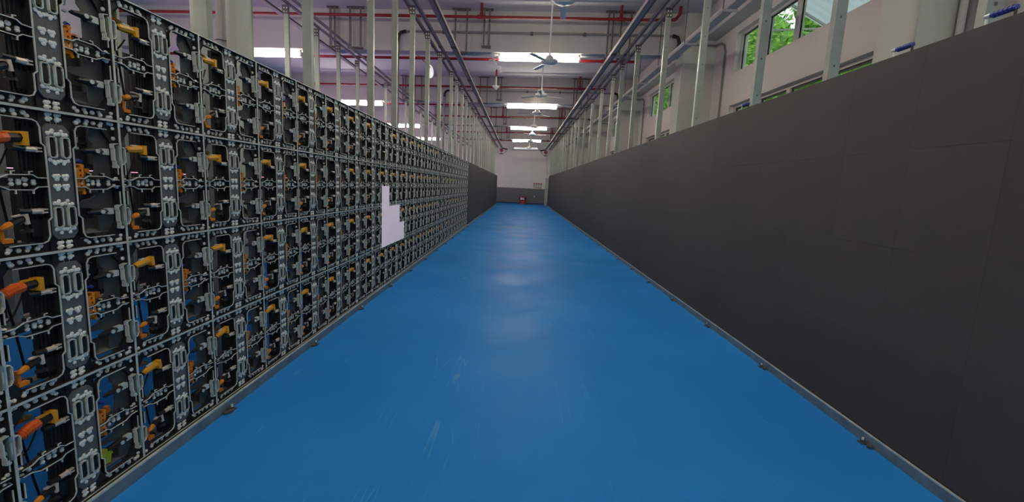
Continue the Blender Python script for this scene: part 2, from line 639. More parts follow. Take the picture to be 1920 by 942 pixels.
pw = pipe(10.40, 3.645, XL + .05, 3.05, (-1.02, 2.02), 'thick red sprinkler pipe crossing in front of the nearest visible beam')
b = MB(M['red']); b.tube([(3.05, 0, TILT * 3), (3.2, 0, TILT * 3 + .02), (3.28, .0, .2), (3.29, 0, .36)], .036, 8)
put('elbow', b, pw)
pipe(11.35, 3.02, XL + .05, 2.6, (1.9,), 'red sprinkler pipe crossing just behind the nearest visible beam and lamp')
pipe(16.75, 3.51, XL + .05, 2.9, (1.97,), 'red sprinkler pipe crossing in front of the second visible beam')
pipe(23.1, 3.42, -4.5, 2.6, (-1.03, 1.9), 'red sprinkler pipe crossing in front of the third visible beam')
pipe(17.75, 3.04, XL + .05, -2.2, (), 'red sprinkler pipe behind the second visible beam, left bay')
pipe(29.5, 3.40, -4.5, 2.6, (-1.03, 1.9), 'red sprinkler pipe crossing in front of the fourth visible beam')
pipe(34.0, 3.35, -4.5, 2.6, (-.95, 1.9), 'red sprinkler pipe crossing nearest to the end wall')

for i, y in enumerate(BEAMS[2:]):
    z = 3.44
    t = thing('conduit', (0, y - .06, HC + z), 'thin grey conduit with black bends along the %s visible beam' % nth(i + 1), 'conduit', 'grey conduits along the beams')
    r = MB(M['conduit'])
    r.tube([(-2.78, 0, -.06), (3.3, 0, .085)], .022, 8)
    put('run', r, t)
    e = MB(M['black'])
    e.tube([(3.28, 0, .085), (3.40, -.01, .05), (3.44, -.01, -.08), (3.42, -.01, -.22), (3.34, -.02, -.34), (3.27, -.02, -.42)], .04, 8)
    put('flexible_bend', e, t)
    e = MB(M['black'])
    e.tube([(-2.76, 0, -.06), (-2.88, 0, -.09), (-2.94, 0, -.17), (-2.95, 0, -.3)], .036, 8)
    put('flexible_bend', e, t)
    r = MB(M['conduit']); r.tube([(-2.95, 0, -.28), (-2.95, 0, -2.4)], .035, 8)
    put('down_pipe', r, t)
    for x in (-1.9, .1, 1.3, 2.3):
        c = MB(M['railside']); c.box(x - .03, x + .03, -.03, .055, z * 0 + TILT * x - .03, TILT * x + .03)
        put('clip', c, t)


# strut hangers on the beam faces that carry the rails
def hanger(x, y, w, label, zb=2.86):
    t = thing('strut_hanger', (x, y, HC + zb), label, 'hanger', 'steel strut hangers under the beams')
    H = ZS - HC - zb + TILT * x
    for s in (-1, 1):
        u = MB(M['rail'], M['railside'])
        u.box(s * w / 2 - .022, s * w / 2 + .022, -.02, .02, .03, H - .02)
        u.box(s * w / 2 - .010, s * w / 2 + .010, -.022, -.019, .06, H - .04, 1)
        put('strut', u, t)
    c = MB(M['railside']); c.box(-w / 2 - .05, w / 2 + .05, -.02, .02, 0, .04)
    put('cross_bar', c, t)
    c = MB(M['railside']); c.box(-w / 2 - .07, w / 2 + .07, -.03, .03, H - .035, H)
    put('top_plate', c, t)


side_words = {-4.42: 'far left rails', -3.9: 'inner far left rail', -1.9: 'left post rail', -1.5: 'left dark rail', -.92: 'edge left of the lamps', 1.86: 'right dark rail', 2.2: 'right post rail'}
for i, y in enumerate(BEAMS[2:]):
    for x, w in ((-4.42, .10), (-3.9, .24), (-1.5, .26), (-.92, .12), (1.86, .10), (2.2, .22)):
        hanger(x, y - .12, w, 'grey strut hanger at the %s on the %s visible beam' % (side_words[x], nth(i + 1)), 2.93 if x != -.92 else 3.08)

# ------------------------------------------------------------------ overhead rails and posts
ZR = HC + 2.85


def rail(name, x, y0, y1, w, h, label, dark=False, z=ZR):
    t = thing(name, (x, y0, z), label, 'rail')
    L_ = y1 - y0
    m = MB(M['rail'], M['railside'])
    m.box(-w / 2, w / 2, 0, L_, 0, .012, 0)                    # web seen from below
    m.box(-w / 2, -w / 2 + .006, 0, L_, .012, h, 0)
    m.box(w / 2 - .006, w / 2, 0, L_, .012, h, 0)
    m.box(-w / 2 + .006, -w / 2 + .03, 0, L_, h - .006, h, 1)
    m.box(w / 2 - .03, w / 2 - .006, 0, L_, h - .006, h, 1)
    put('channel', m, t)
    st = MB(M['railside'])
    if dark:
        st.box(w * .30, w / 2 + .004, 0, L_, -.004, .022)
    else:
        st.box(-w * .12, w * .12, 0, L_, -.003, .004)
    put('groove', st, t)
    k = 0
    y = 3.0
    while y < L_:
        j = MB(M['railside']); j.box(-w / 2 - .006, w / 2 + .006, y - .07, y + .07, -.008, .0)
        put('splice', j, t)
        y += 3.0
    return t


rail('overhead_rail', -1.545, 1.0, 35.0, .11, .07, 'wide dark overhead rail above the left rack edge', True)
rail('overhead_rail', 1.845, 1.0, 35.0, .11, .07, 'wide dark overhead rail above the right wall edge', True)
rail('overhead_rail', -1.835, 1.0, 35.0, .06, .05, 'narrow overhead rail on the aisle side of the left posts')
rail('overhead_rail', -1.985, 1.0, 35.0, .05, .05, 'narrow overhead rail on the far side of the left posts')
rail('overhead_rail', 2.085, 1.0, 35.0, .05, .05, 'narrow overhead rail on the aisle side of the right posts')
rail('overhead_rail', 2.232, 1.0, 35.0, .05, .05, 'narrow overhead rail on the far side of the right posts')
rail('overhead_rail', -4.42, 1.0, 35.0, .11, .025, 'dark overhead rail above the hidden rack beyond the left posts', True)
rail('overhead_rail', -4.05, 1.0, 35.0, .06, .025, 'upper narrow rail of the hidden rack beyond the left posts')
rail('overhead_rail', -3.88, 1.0, 35.0, .06, .025, 'lower narrow rail of the hidden rack beyond the left posts')


def rail_cap(x, label):
    t = thing('rail_end_fitting', (x, 35.05, ZR - .06), label, 'fitting')
    b = MB(M['red'])
    b.tube([(0, -.12, -.12), (0, -.10, -.12), (0, .06, -.12), (0, .08, -.12)], [.09, .13, .13, .09], 12)
    put('red_body', b, t)
    b = MB(M['black']); b.box(-.15, .15, -.06, .06, -.42, -.37); b.box(-.02, .02, -.02, .02, -.38, -.24)
    put('hook_bar', b, t)
    b = MB(M['black']); b.tube([(0, 0, -.02), (.1 * (1 if x < 0 else -1), 0, .04), (.36 * (1 if x < 0 else -1), 0, -.03), (.45 * (1 if x < 0 else -1), 0, 0)], .045, 8)
    put('cable_end', b, t)
    b = MB(M['black']); b.tube([(.42 * (1 if x < 0 else -1), 0, -.12), (.2 * (1 if x < 0 else -1), 0, -.3)], .018, 6)
    put('lever', b, t)


rail_cap(-1.545, 'red round fitting at the end of the left dark rail')
rail_cap(1.845, 'red round fitting at the end of the right dark rail')

# C-stud posts
POST_H = ZR - .0


def post_mesh(h):
    m = MB(M['steel'], M['railside'])
    w, d, t = .078, .045, .004
    m.box(-w / 2, w / 2, -t, 0, 0, h)
    m.box(-w / 2, -w / 2 + t, 0, d, 0, h)
    m.box(w / 2 - t, w / 2, 0, d, 0, h)
    m.box(-w / 2 + t, -w / 2 + .014, d - t, d, 0, h)
    m.box(w / 2 - .014, w / 2 - t, d - t, d, 0, h)
    return m.mesh('stud')


STUD = post_mesh(POST_H)
bk = MB(M['railside'], M['bolt'])
bk.box(-.046, .046, -.012, -.004, -.12, .02)
bk.box(-.06, -.046, -.012, .05, -.08, .02)
for x in (-.022, .022):
    for z in (-.09, -.03):
        bk.tube([(x, -.012, z), (x, -.022, z)], .011, 6, 1)
BRACKET = bk.mesh('bracket')
bs = MB(M['steel'])
bs.box(-.06, .06, -.05, .09, 0, .006)
bs.box(-.055, -.04, -.02, .06, .006, .08)
FOOT = bs.mesh('foot_plate')
PRINT = MB(M['railside'])
for k in range(12):
    z = .35 + k * .33
    PRINT.box(-.006, .006, -.0055, -.004, z, z + .016)
SLOTS = PRINT.mesh('slots')


def post(x, y, label, group, plain=False, flip=False):
    t = thing('post', (x, y, 0), label, 'post', group)
    if flip:
        t.rotation_euler = (0, 0, rng.uniform(-.06, .06))
    put('stud', STUD, t)
    put('bracket', BRACKET, t, (0, 0, POST_H - .01))
    if not plain:
        put('foot_plate', FOOT, t)
    if not plain and x > 0:
        o = put('slots', SLOTS, t)
        o['kind'] = 'stuff'


LP = [1.75, 2.75, 4.08, 5.74, 6.79, 7.84, 9.08, 10.38, 12.1, 13.04, 14.26, 15.3, 16.5, 17.7, 18.9, 20.1, 21.3, 22.5, 23.7, 24.9, 26.2, 27.5, 28.8, 30.1, 31.4, 32.7]
RP = [2.3, 3.4, 4.45, 5.92, 7.5, 9.34, 10.7, 11.7, 13.24, 14.85, 16.38, 17.95, 19.3, 20.6, 21.9, 23.2, 24.5, 25.8, 27.1, 28.4, 29.7, 31.0, 32.3, 33.6]
for i, y in enumerate(LP):
    post(-1.91, y, 'galvanised steel post behind the left rack, %s from the near end' % nth(i + 1), 'galvanised posts behind the left rack', i > 12, True)
for i, y in enumerate(RP):
    post(2.20, y, 'galvanised steel post behind the right wall, %s from the near end' % nth(i + 1), 'galvanised posts behind the right wall', i > 12, True)
for i in range(24):
    y = [3.5, 4.65, 5.8, 6.96, 8.05, 9.2, 10.25][i] if i < 7 else 10.25 + (i - 6) * 1.18
    post(-4.12, y, 'galvanised post of the hidden rack beyond the left posts, %s from the near end' % nth(i + 1), 'galvanised posts of the hidden rack', i > 5, True)

# column with pipes between the racks
b = MB(M['pillar']); b.tube([(-2.76, 4.5, 0), (-2.76, 4.5, ZS - .03)], .105, 20)
put('trim_20', b, kind='structure')
t = thing('drain_pipes', (-2.93, 4.50, 0), 'pair of pale vertical pipes strapped beside the column behind the left rack', 'pipe')
for k, (x, r) in enumerate(((0.0, .045), (-.0, .0),)[:1] + ((.055, .02),)):
    p = MB(M['beam']); p.tube([(x, 0, 0), (x, 0, ZB)], r, 10)
    put('pipe', p, t)
p = MB(M['conduit']); p.tube([(-.05, -.03, HC + 1.25), (.0, -.055, HC + 1.25), (.09, -.02, HC + 1.24), (.12, .03, HC + 1.18)], .006, 6)
put('strap', p, t)
# pipes on the near right pillar
for x, r, m_, lab in ((3.88, .03, 'beam', 'cream vertical pipe on the near right pillar'), (3.955, .045, 'conduit', 'grey vertical pipe on the near right pillar'), (4.07, .05, 'green', 'greenish vertical pipe nearest the window on the near right pillar')):
    p = MB(M[m_]); p.tube([(0, 0, 0), (0, 0, HC + 3.4)], r, 12)
    put('wall_pipe', p.mesh('wall_pipe', True), None, (x, 4.34, 0), lab, 'pipe')
# conduit that bends down the window wall
for i, y in enumerate(BEAMS[2:5]):
    p = MB(M['conduit'])
    p.tube([(3.50, y - .1, HC + 3.33), (4.10, y - .1, HC + 3.34), (4.22, y - .14, HC + 3.33), (4.25, y - .4, HC + 3.30), (4.25, y - .58, HC + 3.2), (4.25, y - .64, HC + 3.05), (4.25, y - .66, .4)], .02, 8)
    put('wall_conduit', p.mesh('wall_conduit', True), None, (0, 0, 0), 'thin grey conduit bent down the window wall beside the %s pillar in view' % nth(i + 2), 'conduit')
# white cable trunk along the right aisle, hung on rods
t = thing('cable_trunk', (3.13, 5.2, HC + 2.86), 'white cable trunk running lengthwise between the right posts and the pillars', 'trunking')
b = MB(M['beam']); b.box(-.075, .075, 0, 29.5, 0, .09)
put('duct', b, t)
for k in range(18):
    y = .6 + k * 1.65
    h = MB(M['railside'], M['white'])
    h.box(-.13, -.118, y - .006, y + .006, 0, ZS - HC - 2.86 + .05)
    h.box(-.14, .10, y - .02, y + .02, -.035, 0, 1)
    put('rod_hanger', h, t)
# small hanging parts
t = thing('disc_lamp', (-2.455, 12.0, HC + 2.81), 'white oval disc on a slanting arm between the left posts', 'lamp')
b = MB(M['dimtube'])
n_ = 20
ring = [(.10 * math.cos(2 * PI * k / n_) + .02 * math.sin(2 * PI * k / n_) * -1, -.02, .17 * math.sin(2 * PI * k / n_)) for k in range(n_)]
ring2 = [(x * .9, .03, z * .9) for x, y, z in ring]
b.add(ring + ring2, [tuple(range(n_)), tuple(range(n_, 2 * n_))[::-1]] + [(k, n_ + k, n_ + (k + 1) % n_, (k + 1) % n_) for k in range(n_)])
put('disc', b, t)
b = MB(M['rail']); b.tube([(0, .03, .12), (-.32, .03, .38), (-.5, .03, .6), (-.5, .03, 1.02)], .015, 6)
put('arm', b, t)
b = MB(M['rail']); b.tube([(-.0, -.022, .1), (-.0, -.03, .1)], .02, 8)
put('screw', b, t)
for nm, x, y, z, lab in (('sprinkler', -.84, 13.6, 3.02, 'white sprinkler drop with a red sleeve left of the first visible lamp'),):
    t = thing(nm, (x, y, HC + z), lab, 'sprinkler')
    b = MB(M['red']); b.tube([(0, 0, .1), (0, 0, .28)], .028, 8); b.tube([(0, 0, .28), (0, 0, .34)], [.014, .005], 8)
    put('red_sleeve', b, t)
    b = MB(M['white']); b.tube([(0, 0, -.15), (0, 0, .1)], .022, 8)
    put('drop_pipe', b, t)
    b = MB(M['white']); b.lathe((0, 0, -.26), [(.02, 0), (.10, .07), (.11, .10), (.03, .12)], 12)
    put('head', b, t)
    b = MB(M['white']); b.tube([(0, 0, .30), (0, 0, ZS - HC - z - .02)], .01, 6)
    put('rod', b, t)
t = thing('lamp_bracket', (-.76, 10.90, HC + 2.86), 'white arm bracket slanting down at the left end of the first visible lamp', 'bracket')
b = MB(M['white']); b.seg((.0, 0, .02), (.20, 0, -.26), .05, .03); b.box(-.02, .02, -.015, .015, 0, ZB - HC - 2.86 + TILT * -.76); b.seg((-.1, 0, .0), (.06, 0, .03), .03, .03)
put('arm', b, t)
b = MB(M['white']); b.box(.12, .18, -.03, .03, -.19, -.12)
put('clamp', b, t)

# ------------------------------------------------------------------ floor tracks
def track(x, inner, y0, y1, label):
    t = thing('floor_track', (x, y0, 0), label, 'track')
    L_ = y1 - y0
    m = MB(M['track'])
    s = 1 if inner > x else -1
    w = abs(inner - x)
    a, c = sorted((0, s * w))
    m.box(a, c, 0, L_, 0, .058)
    put('base_channel', m, t)
    e = MB(M['edge'])
    for f0, f1 in ((0.0, .10), (.42, .52)):
        a, c = sorted((s * w * f0, s * w * f1))
        e.box(a, c, 0, L_, .058, .066)
    put('lip', e, t)
    y = .35
    an = MB(M['railside'], M['bolt'])
    an.box(-.018, .018, -.02, .02, 0, .006)
    an.tube([(0, 0, .006), (0, 0, .02)], .010, 6, 0)
    an.tube([(0, 0, .02), (0, 0, .034)], .006, 6, 1)
    an.seg((-.01, -.06, .008), (.02, -.03, .012), .02, .014)
    am = an.mesh('anchor_bolt')
    while y < min(L_, 16):
        put('anchor_bolt', am, t, (-s * .014, y, 0))
        y += 1.1
    return t


XRACK = -1.664
track(-1.645, -1.76, -1.2, 33.2, 'grey steel floor track under the bare left rack')
track(2.072, 2.17, 1.0, 34.2, 'grey steel floor track under the right black wall')
track(-4.18, -4.40, -2.0, 34.0, 'grey steel floor track under the hidden rack further left')

# ------------------------------------------------------------------ bare LED cabinets (y along the rack, z up, +x to the aisle)
S = .5
cm = MB(M['cab'], M['cabmid'])
D0, D1 = -.032, -.020
e = .002
cm.box(D0, D1, e, S - e, e, .036); cm.box(D0, D1, e, S - e, .464, S - e)
cm.box(D0, D1, e, .021, .036, .464); cm.box(D0, D1, .479, S - e, .036, .464)
# outer walls
for a in ((e, .005, e, S - e), (S - .005, S - e, e, S - e)):
    cm.box(-.07, -.002, a[0], a[1], a[2], a[3])
for a in ((e, .005), (S - .005, S - e)):
    cm.box(-.07, -.002, .005, S - .005, a[0], a[1])
# cross bar
cm.box(D0, D1, .021, .2, .236, .264); cm.box(D0, D1, .3, .479, .236, .264)
# corner gussets
for (ya, za, sy, sz) in ((.021, .464, 1, -1), (.479, .464, -1, -1), (.021, .036, 1, 1), (.479, .036, -1, 1)):
    cm.prism([(ya, za), (ya + sy * .042, za), (ya, za + sz * .055)][::(1 if sy * sz > 0 else -1)], D0, D1)
# shoulders beside the column top and bottom
for (y0_, y1_) in ((.186, .2), (.3, .314)):
    cm.box(D0, D1, y0_, y1_, .036, .125); cm.box(D0, D1, y0_, y1_, .375, .464)
# column body, deep
cm.box(-.075, -.016, .2, .3, e, S - e)
FRAME_FAR = cm.mesh('frame_far')
# side boxes of the column (left of it, ridged) and the grey side plate
cm.box(-.052, -.032, .138, .2, .04, .46)
for y in (.142, .156, .170, .184):
    cm.box(-.032, -.028, y, y + .005, .05, .45)
cm.box(-.032, -.024, .150, .2, .38, .44); cm.box(-.032, -.024, .150, .2, .06, .12)
pl = [(.479, .03), (.479, .47), (.405, .47), (.395, .445), (.395, .415), (.41, .40), (.41, .30), (.40, .285), (.345, .28), (.335, .27), (.335, .262), (.40, .262),
      (.405, .25), (.405, .2), (.39, .188), (.35, .18), (.33, .165), (.33, .155), (.38, .15), (.40, .14), (.41, .12), (.41, .06), (.43, .03)]
cm.prism(pl, -.036, -.032, 1)
FRAME = cm.mesh('frame')

# column face plates: octagonal heads
M['plate'] = mat('grey column plate', (104, 108, 106), .5, .1, var=.06, scale=12)
fp = MB(M['plate'])
fp.prism([(.203, .066), (.203, .434), (.222, .456), (.278, .456), (.297, .434), (.297, .066), (.278, .044), (.222, .044)], -.016, -.008)
fp.box(-.0095, -.0075, .249, .251, .17, .33)
PLATE = fp.mesh('column_plate')

# bright machined edges
def rib(bm, pts, w, x0, x1, closed=False):
    bm.ribbon(pts, w, x0, x1, closed, 0)
    if x0 > -.01:
        bm.ribbon(pts, w * .9, -.02, x0, closed, 1)


ed = MB(M['edge'], M['cab'])
X0, X1 = -.0035, .0005
rib(ed, [(.0022, .0022), (S - .0022, .0022), (S - .0022, S - .0022), (.0022, S - .0022)], .0042, -.003, X1, True)
TL = [(.058, .462), (.165, .462), (.18, .456), (.188, .44), (.188, .385), (.199, .375)]


def mirror_y(p): return [(S - y, z) for y, z in p]
def mirror_z(p): return [(y, S - z) for y, z in p]


for f in (lambda p: p, mirror_y, mirror_z, lambda p: mirror_y(mirror_z(p))):
    rib(ed, f(TL), .0032, X0, X1)
for y in (.2, .3):
    rib(ed, [(y, .125), (y, .375)], .0034, X0, X1)
for f in (lambda p: p, mirror_y):
    rib(ed, f([(.018, .262), (.048, .263), (.075, .275), (.15, .276), (.165, .266), (.2, .265)]), .003, X0, X1)
    rib(ed, f([(.018, .238), (.048, .237), (.075, .225), (.15, .224), (.165, .234), (.2, .235)]), .003, X0, X1)
    for y in (.085, .14):
        rib(ed, f([(y, .276), (y, .286), (y + .010, .287)]), .003, X0, X1)
        rib(ed, f([(y + .008, .224), (y + .008, .212)]), .004, X0, X1)
    rib(ed, f([(.018, .16), (.018, .215)]), .0028, X0, X1)
    rib(ed, f([(.018, .285), (.018, .325)]), .0028, X0, X1)
for y in (.24, .26):
    rib(ed, [(y, .006), (y, .044)], .0012, -.017, -.015)
    rib(ed, [(y, .456), (y, .494)], .0012, -.017, -.015)
EDGES = ed.mesh('aluminium_edges')
bo = MB(M['bolt'])
def bolt(bm, y, z, r=.0052, x=-.02, h=.008, n=6):
    r *= 1.4
    bm.tube([(x, y, z), (x + h * .6, y, z), (x + h, y, z)], [r, r, r * .55], n)
BP = []
for sy in (0, 1):
    for sz in (0, 1):
        g = lambda y, z: ((S - y) if sy else y, (S - z) if sz else z)
        for y, z in ((.012, .030), (.030, .012), (.016, .014), (.062, .016), (.068, .026), (.095, .020), (.122, .016), (.127, .027), (.155, .018), (.165, .027),
                     (.014, .232), (.026, .238), (.012, .10 + .055), (.012, .07), (.095, .243), (.118, .246), (.138, .241), (.165, .246), (.05, .244)):
            BP.append(g(y, z))
for y, z in BP:
    bolt(bo, y, z, rng.uniform(.0048, .0068))
for cy in (.234, .266):
    for cz in (.232, .268):
        for dy, dz in ((-.006, .004), (.006, .005), (.001, -.006)):
            bolt(bo, cy + dy, cz + dz + .0, .0062, -.008, .005)
    for cz in (.012, .028, S - .012, S - .028):
        bolt(bo, cy - .004, cz, .007, -.016, .006); bolt(bo, cy + .006, cz + .003, .0045, -.016, .006)
    for cc in (.375, .125):
        for s in (-1, 1):
            for dy in (-.016, -.004, .010):
                bolt(bo, cy + dy * (1 if cy < .25 else -1), cc + s * (.043 + rng.uniform(0, .009)), .0056, -.008, .005)
            bolt(bo, cy, cc + s * .058, .005, -.008, .005)
BOLTS = bo.mesh('bolts')
so = MB(M['edge'], M['socketblack'], M['pins'])
so.ribbon([(-.013, -.030), (-.008, -.036), (.008, -.036), (.013, -.030), (.013, .030), (.008, .036), (-.008, .036), (-.013, .030)], .0035, -.008, .002, True)
so.box(-.0085, -.007, -.012, .012, -.033, .033, 1)
so.box(-.007, .0005, -.008, .006, -.026, .026, 1)
for k in range(8):
    so.box(-.006, .0, .0075, .0095, -.024 + k * .0062, -.0205 + k * .0062, 2)
SOCKET = so.mesh('connector_socket')

# silver latch plate at the frame side
lt = MB(M['green'], M['edge'])
lt.box(-.02, .001, -.010, .0, -.042, .042, 0)
lt.box(.001, .002, -.007, -.004, -.02, .02, 1)
lt.ribbon([(-.010, .048), (-.030, .044), (-.030, .03), (-.027, .025), (-.027, -.02), (-.023, -.026), (-.023, -.05), (-.012, -.05)], .0034, -.016, .001, mi=1)
lt.tube([(-.02, -.017, -.046), (.003, -.017, -.046)], .006, 8, 1)
LATCH = lt.mesh('latch_plate')
lk = MB(M['edge'])
lk.ribbon([(.002, .034), (.016, .034), (.022, .024), (.022, -.02), (.014, -.034), (.002, -.036)], .0034, -.016, .001)
KEEPER = lk.mesh('latch_keeper')

# amber power plug with cable stub
pp = MB(M['yellow'], M['black'], M['edge'])
pp.tube([(.0, -.040, -.004), (.0, -.030, -.002), (.0, -.006, .0), (.0, .02, .002), (.0, .034, .003), (.0, .045, .004)], [.009, .013, .0155, .016, .0175, .0165], 8)
pp.box(-.004, .019, .034, .05, -.02, .020)
pp.tube([(0, -.065, -.006), (.0, -.036, -.004)], [.007, .010], 8, 1)
pp.box(-.005, .005, -.01, .02, .014, .020, 2)
PLUG = pp.mesh('power_plug')
pp2 = MB(M['deep'], M['black'], M['yellow'])
pp2.tube([(0, -.075, -.02), (0, -.068, -.017), (0, -.066, -.016), (0, -.045, -.007), (0, -.03, -.003), (0, -.008, 0)], [.009, .014, .015, .018, .020, .0175], 9)
for k in range(3):
    pp2.tube([(0, -.066 + k * .008, -.016 + k * .003), (0, -.062 + k * .008, -.0145 + k * .003)], .0185, 9)
pp2.tube([(0, -.01, 0), (0, .035, .004)], .0165, 8, 1)
pp2.box(-.018, .02, .03, .045, -.022, .024, 2); pp2.box(-.006, .006, -.01, .034, .015, .021, 2)
PLUG_BOOT = pp2.mesh('power_plug_boot')
# nickel data plug
dp = MB(M['beige'], M['black'])
dp.tube([(0, -.026, 0), (0, -.022, 0), (0, .008, 0), (0, .012, 0)], [.007, .0095, .0095, .008], 8)
dp.box(-.006, .006, .010, .028, -.008, -.003); dp.box(-.006, .006, .010, .028, .003, .008); dp.box(-.004, .004, .012, .022, -.003, .003, 1)
dp.box(-.008, .008, .006, .012, -.0095, .0095)
dp.tube([(-.004, -.06, .002), (0, -.026, 0)], .010, 7, 1)
DATA = dp.mesh('data_plug')
# signal plug low down: orange tip, black body, nickel latch
sp = MB(M['black'], M['orange'], M['beige'])
sp.tube([(0, -.012, -.003), (0, .03, .008)], .0125, 8)
sp.tube([(0, -.045, -.014), (0, -.034, -.010), (0, -.018, -.005), (0, -.010, -.002)], [.004, .009, .012, .010], 8, 1)
sp.box(-.012, .014, .026, .036, -.012, .024, 2); sp.box(-.006, .006, .0, .03, .018, .023, 2)
sp.tube([(0, .03, -.008), (0, .03, -.03)], .007, 7); sp.lathe((0, .03, -.04), [(.018, 0), (.016, .008), (.006, .012)], 8)
SIGNAL = sp.mesh('signal_plug')
# lever with disc
lv = MB(M['black'], M['edge'])
lv.tube([(0, -.055, -.004), (0, -.045, -.002), (0, -.015, .0), (0, .01, .0), (0, .03, .0)], [.003, .008, .012, .013, .007], 8)
lv.box(-.012, .006, .026, .055, -.012, .012, 1)
LEVER = lv.mesh('lever_handle')
ld = MB(M['edge']); ld.tube([(.012, -.002, 0), (.016, -.002, 0)], .0085, 10)
DISC = ld.mesh('lever_disc')
# orange hinge bracket
ob = MB(M['orange'], M['black'])
ob.box(-.014, .012, -.016, .008, -.045, .045)
ob.box(-.012, .013, .008, .015, -.045, .05)
for z in (-.03, -.01, .012, .03):
    ob.box(.0125, .0135, -.0, .004, z, z + .008, 1)
ob.tube([(-.006, .010, .05), (.014, .010, .05)], .008, 8)
ob.tube([(-.006, .010, -.05), (.014, .010, -.05)], .007, 8)
BRKT = ob.mesh('hinge_bracket')
oc = MB(M['orange']); oc.box(-.012, .006, -.008, .008, -.042, .042)
CLIP = oc.mesh('orange_clip')
tb = MB(M['orange']); tb.box(-.01, .008, -.02, .014, -.008, .006); tb.box(-.01, .004, -.02, -.008, .006, .05)
TAB = tb.mesh('orange_tab')
# sloping deflector plate at the bottom of the right opening
sl = MB(M['cabmid'])
sl.add([(-.03, .34, .052), (-.03, .455, .052), (-.085, .46, .105), (-.085, .36, .098), (-.03, .34, .048), (-.03, .455, .048), (-.085, .46, .101), (-.085, .36, .094)],
       [(0, 1, 2, 3), (7, 6, 5, 4), (0, 4, 5, 1), (1, 5, 6, 2), (2, 6, 7, 3), (3, 7, 4, 0)])
SLOPE = sl.mesh('deflector_plate')
s2 = MB(M['cabmid'], M['black'])
s2.box(-.08, -.034, .05, .18, .040, .044); s2.lathe((-.055, .10, .044), [(.022, 0), (.02, .012), (.012, .016)], 10, 1)
SHELF = s2.mesh('bottom_tray')
# cables
CABLES = []


def arc(a, c, sag, n=10, xo=0):
    return [(a[0] * (1 - i / n) + c[0] * i / n + xo * math.sin(PI * i / n), a[1] * (1 - i / n) + c[1] * i / n, a[2] * (1 - i / n) + c[2] * i / n - sag * math.sin(PI * i / n)) for i in range(n + 1)]


for v in range(4):
    r2 = random.Random(30 + v)
    runs = [(arc((-.04, .055, .385), (-.06, .11, .10), r2.uniform(-.02, .05)), .004), (arc((-.06, .32, .36), (-.05, .40, .30), r2.uniform(.02, .07)), .0035),
            (arc((-.07, .31, .20), (-.06, .42, .19), r2.uniform(.02, .06)), .0045), (arc((-.08, .04, .30), (-.07, .14, .36), r2.uniform(.01, .08)), .003)]
    if v % 2:
        runs += [(arc((-.07, .31, .33), (-.07, .40, .42), -.04), .005), (arc((-.075, .31, .42), (-.075, .41, .31), .03), .0025)]
    out = []
    for p, r in runs:
        cb = MB(M['black']); cb.tube(p, r, 6)
        out.append(cb.mesh('cable'))
    CABLES.append(out)
sk = MB(M['black'], M['edge'], M['blueplug'])
for k in range(4):
    a = k * PI / 2 + .6
    sk.obox((-.06, .355 + .022 * math.cos(a), .40 + .022 * math.sin(a)), ((0, math.cos(a + .8), math.sin(a + .8)), (0, -math.sin(a + .8), math.cos(a + .8)), (1, 0, 0)), (.011, .004, .004), 1)
sk.box(-.075, -.066, .325, .352, .37, .43, 0)
sk.tube([(-.05, .36, .335), (-.05, .375, .33)], .007, 7, 2)
CONTROL = sk.mesh('control_unit')
sg = MB(M['pins'], M['deep'])
for k in range(4):
    sg.tube([(-.05, .075, .425 + k * .008), (-.05, .075, .429 + k * .008)], .008, 8)
for k in range(5):
    sg.tube([(-.05, .04 + k * .006, .418), (-.05, .0435 + k * .006, .418)], .010, 8, 1)
sg.tube([(-.05, .07, .418), (-.05, .10, .416)], .010, 8, 0)
SPRING = sg.mesh('spring_contact')
lm = MB(M['lime']); lm.prism([(-.03, -.02), (.02, -.03), (.03, .02), (.01, .035), (-.03, .01)], -.012, .012); lm.box(-.015, .015, -.035, .03, .005, .012)
LIME = lm.mesh('lime_clip')

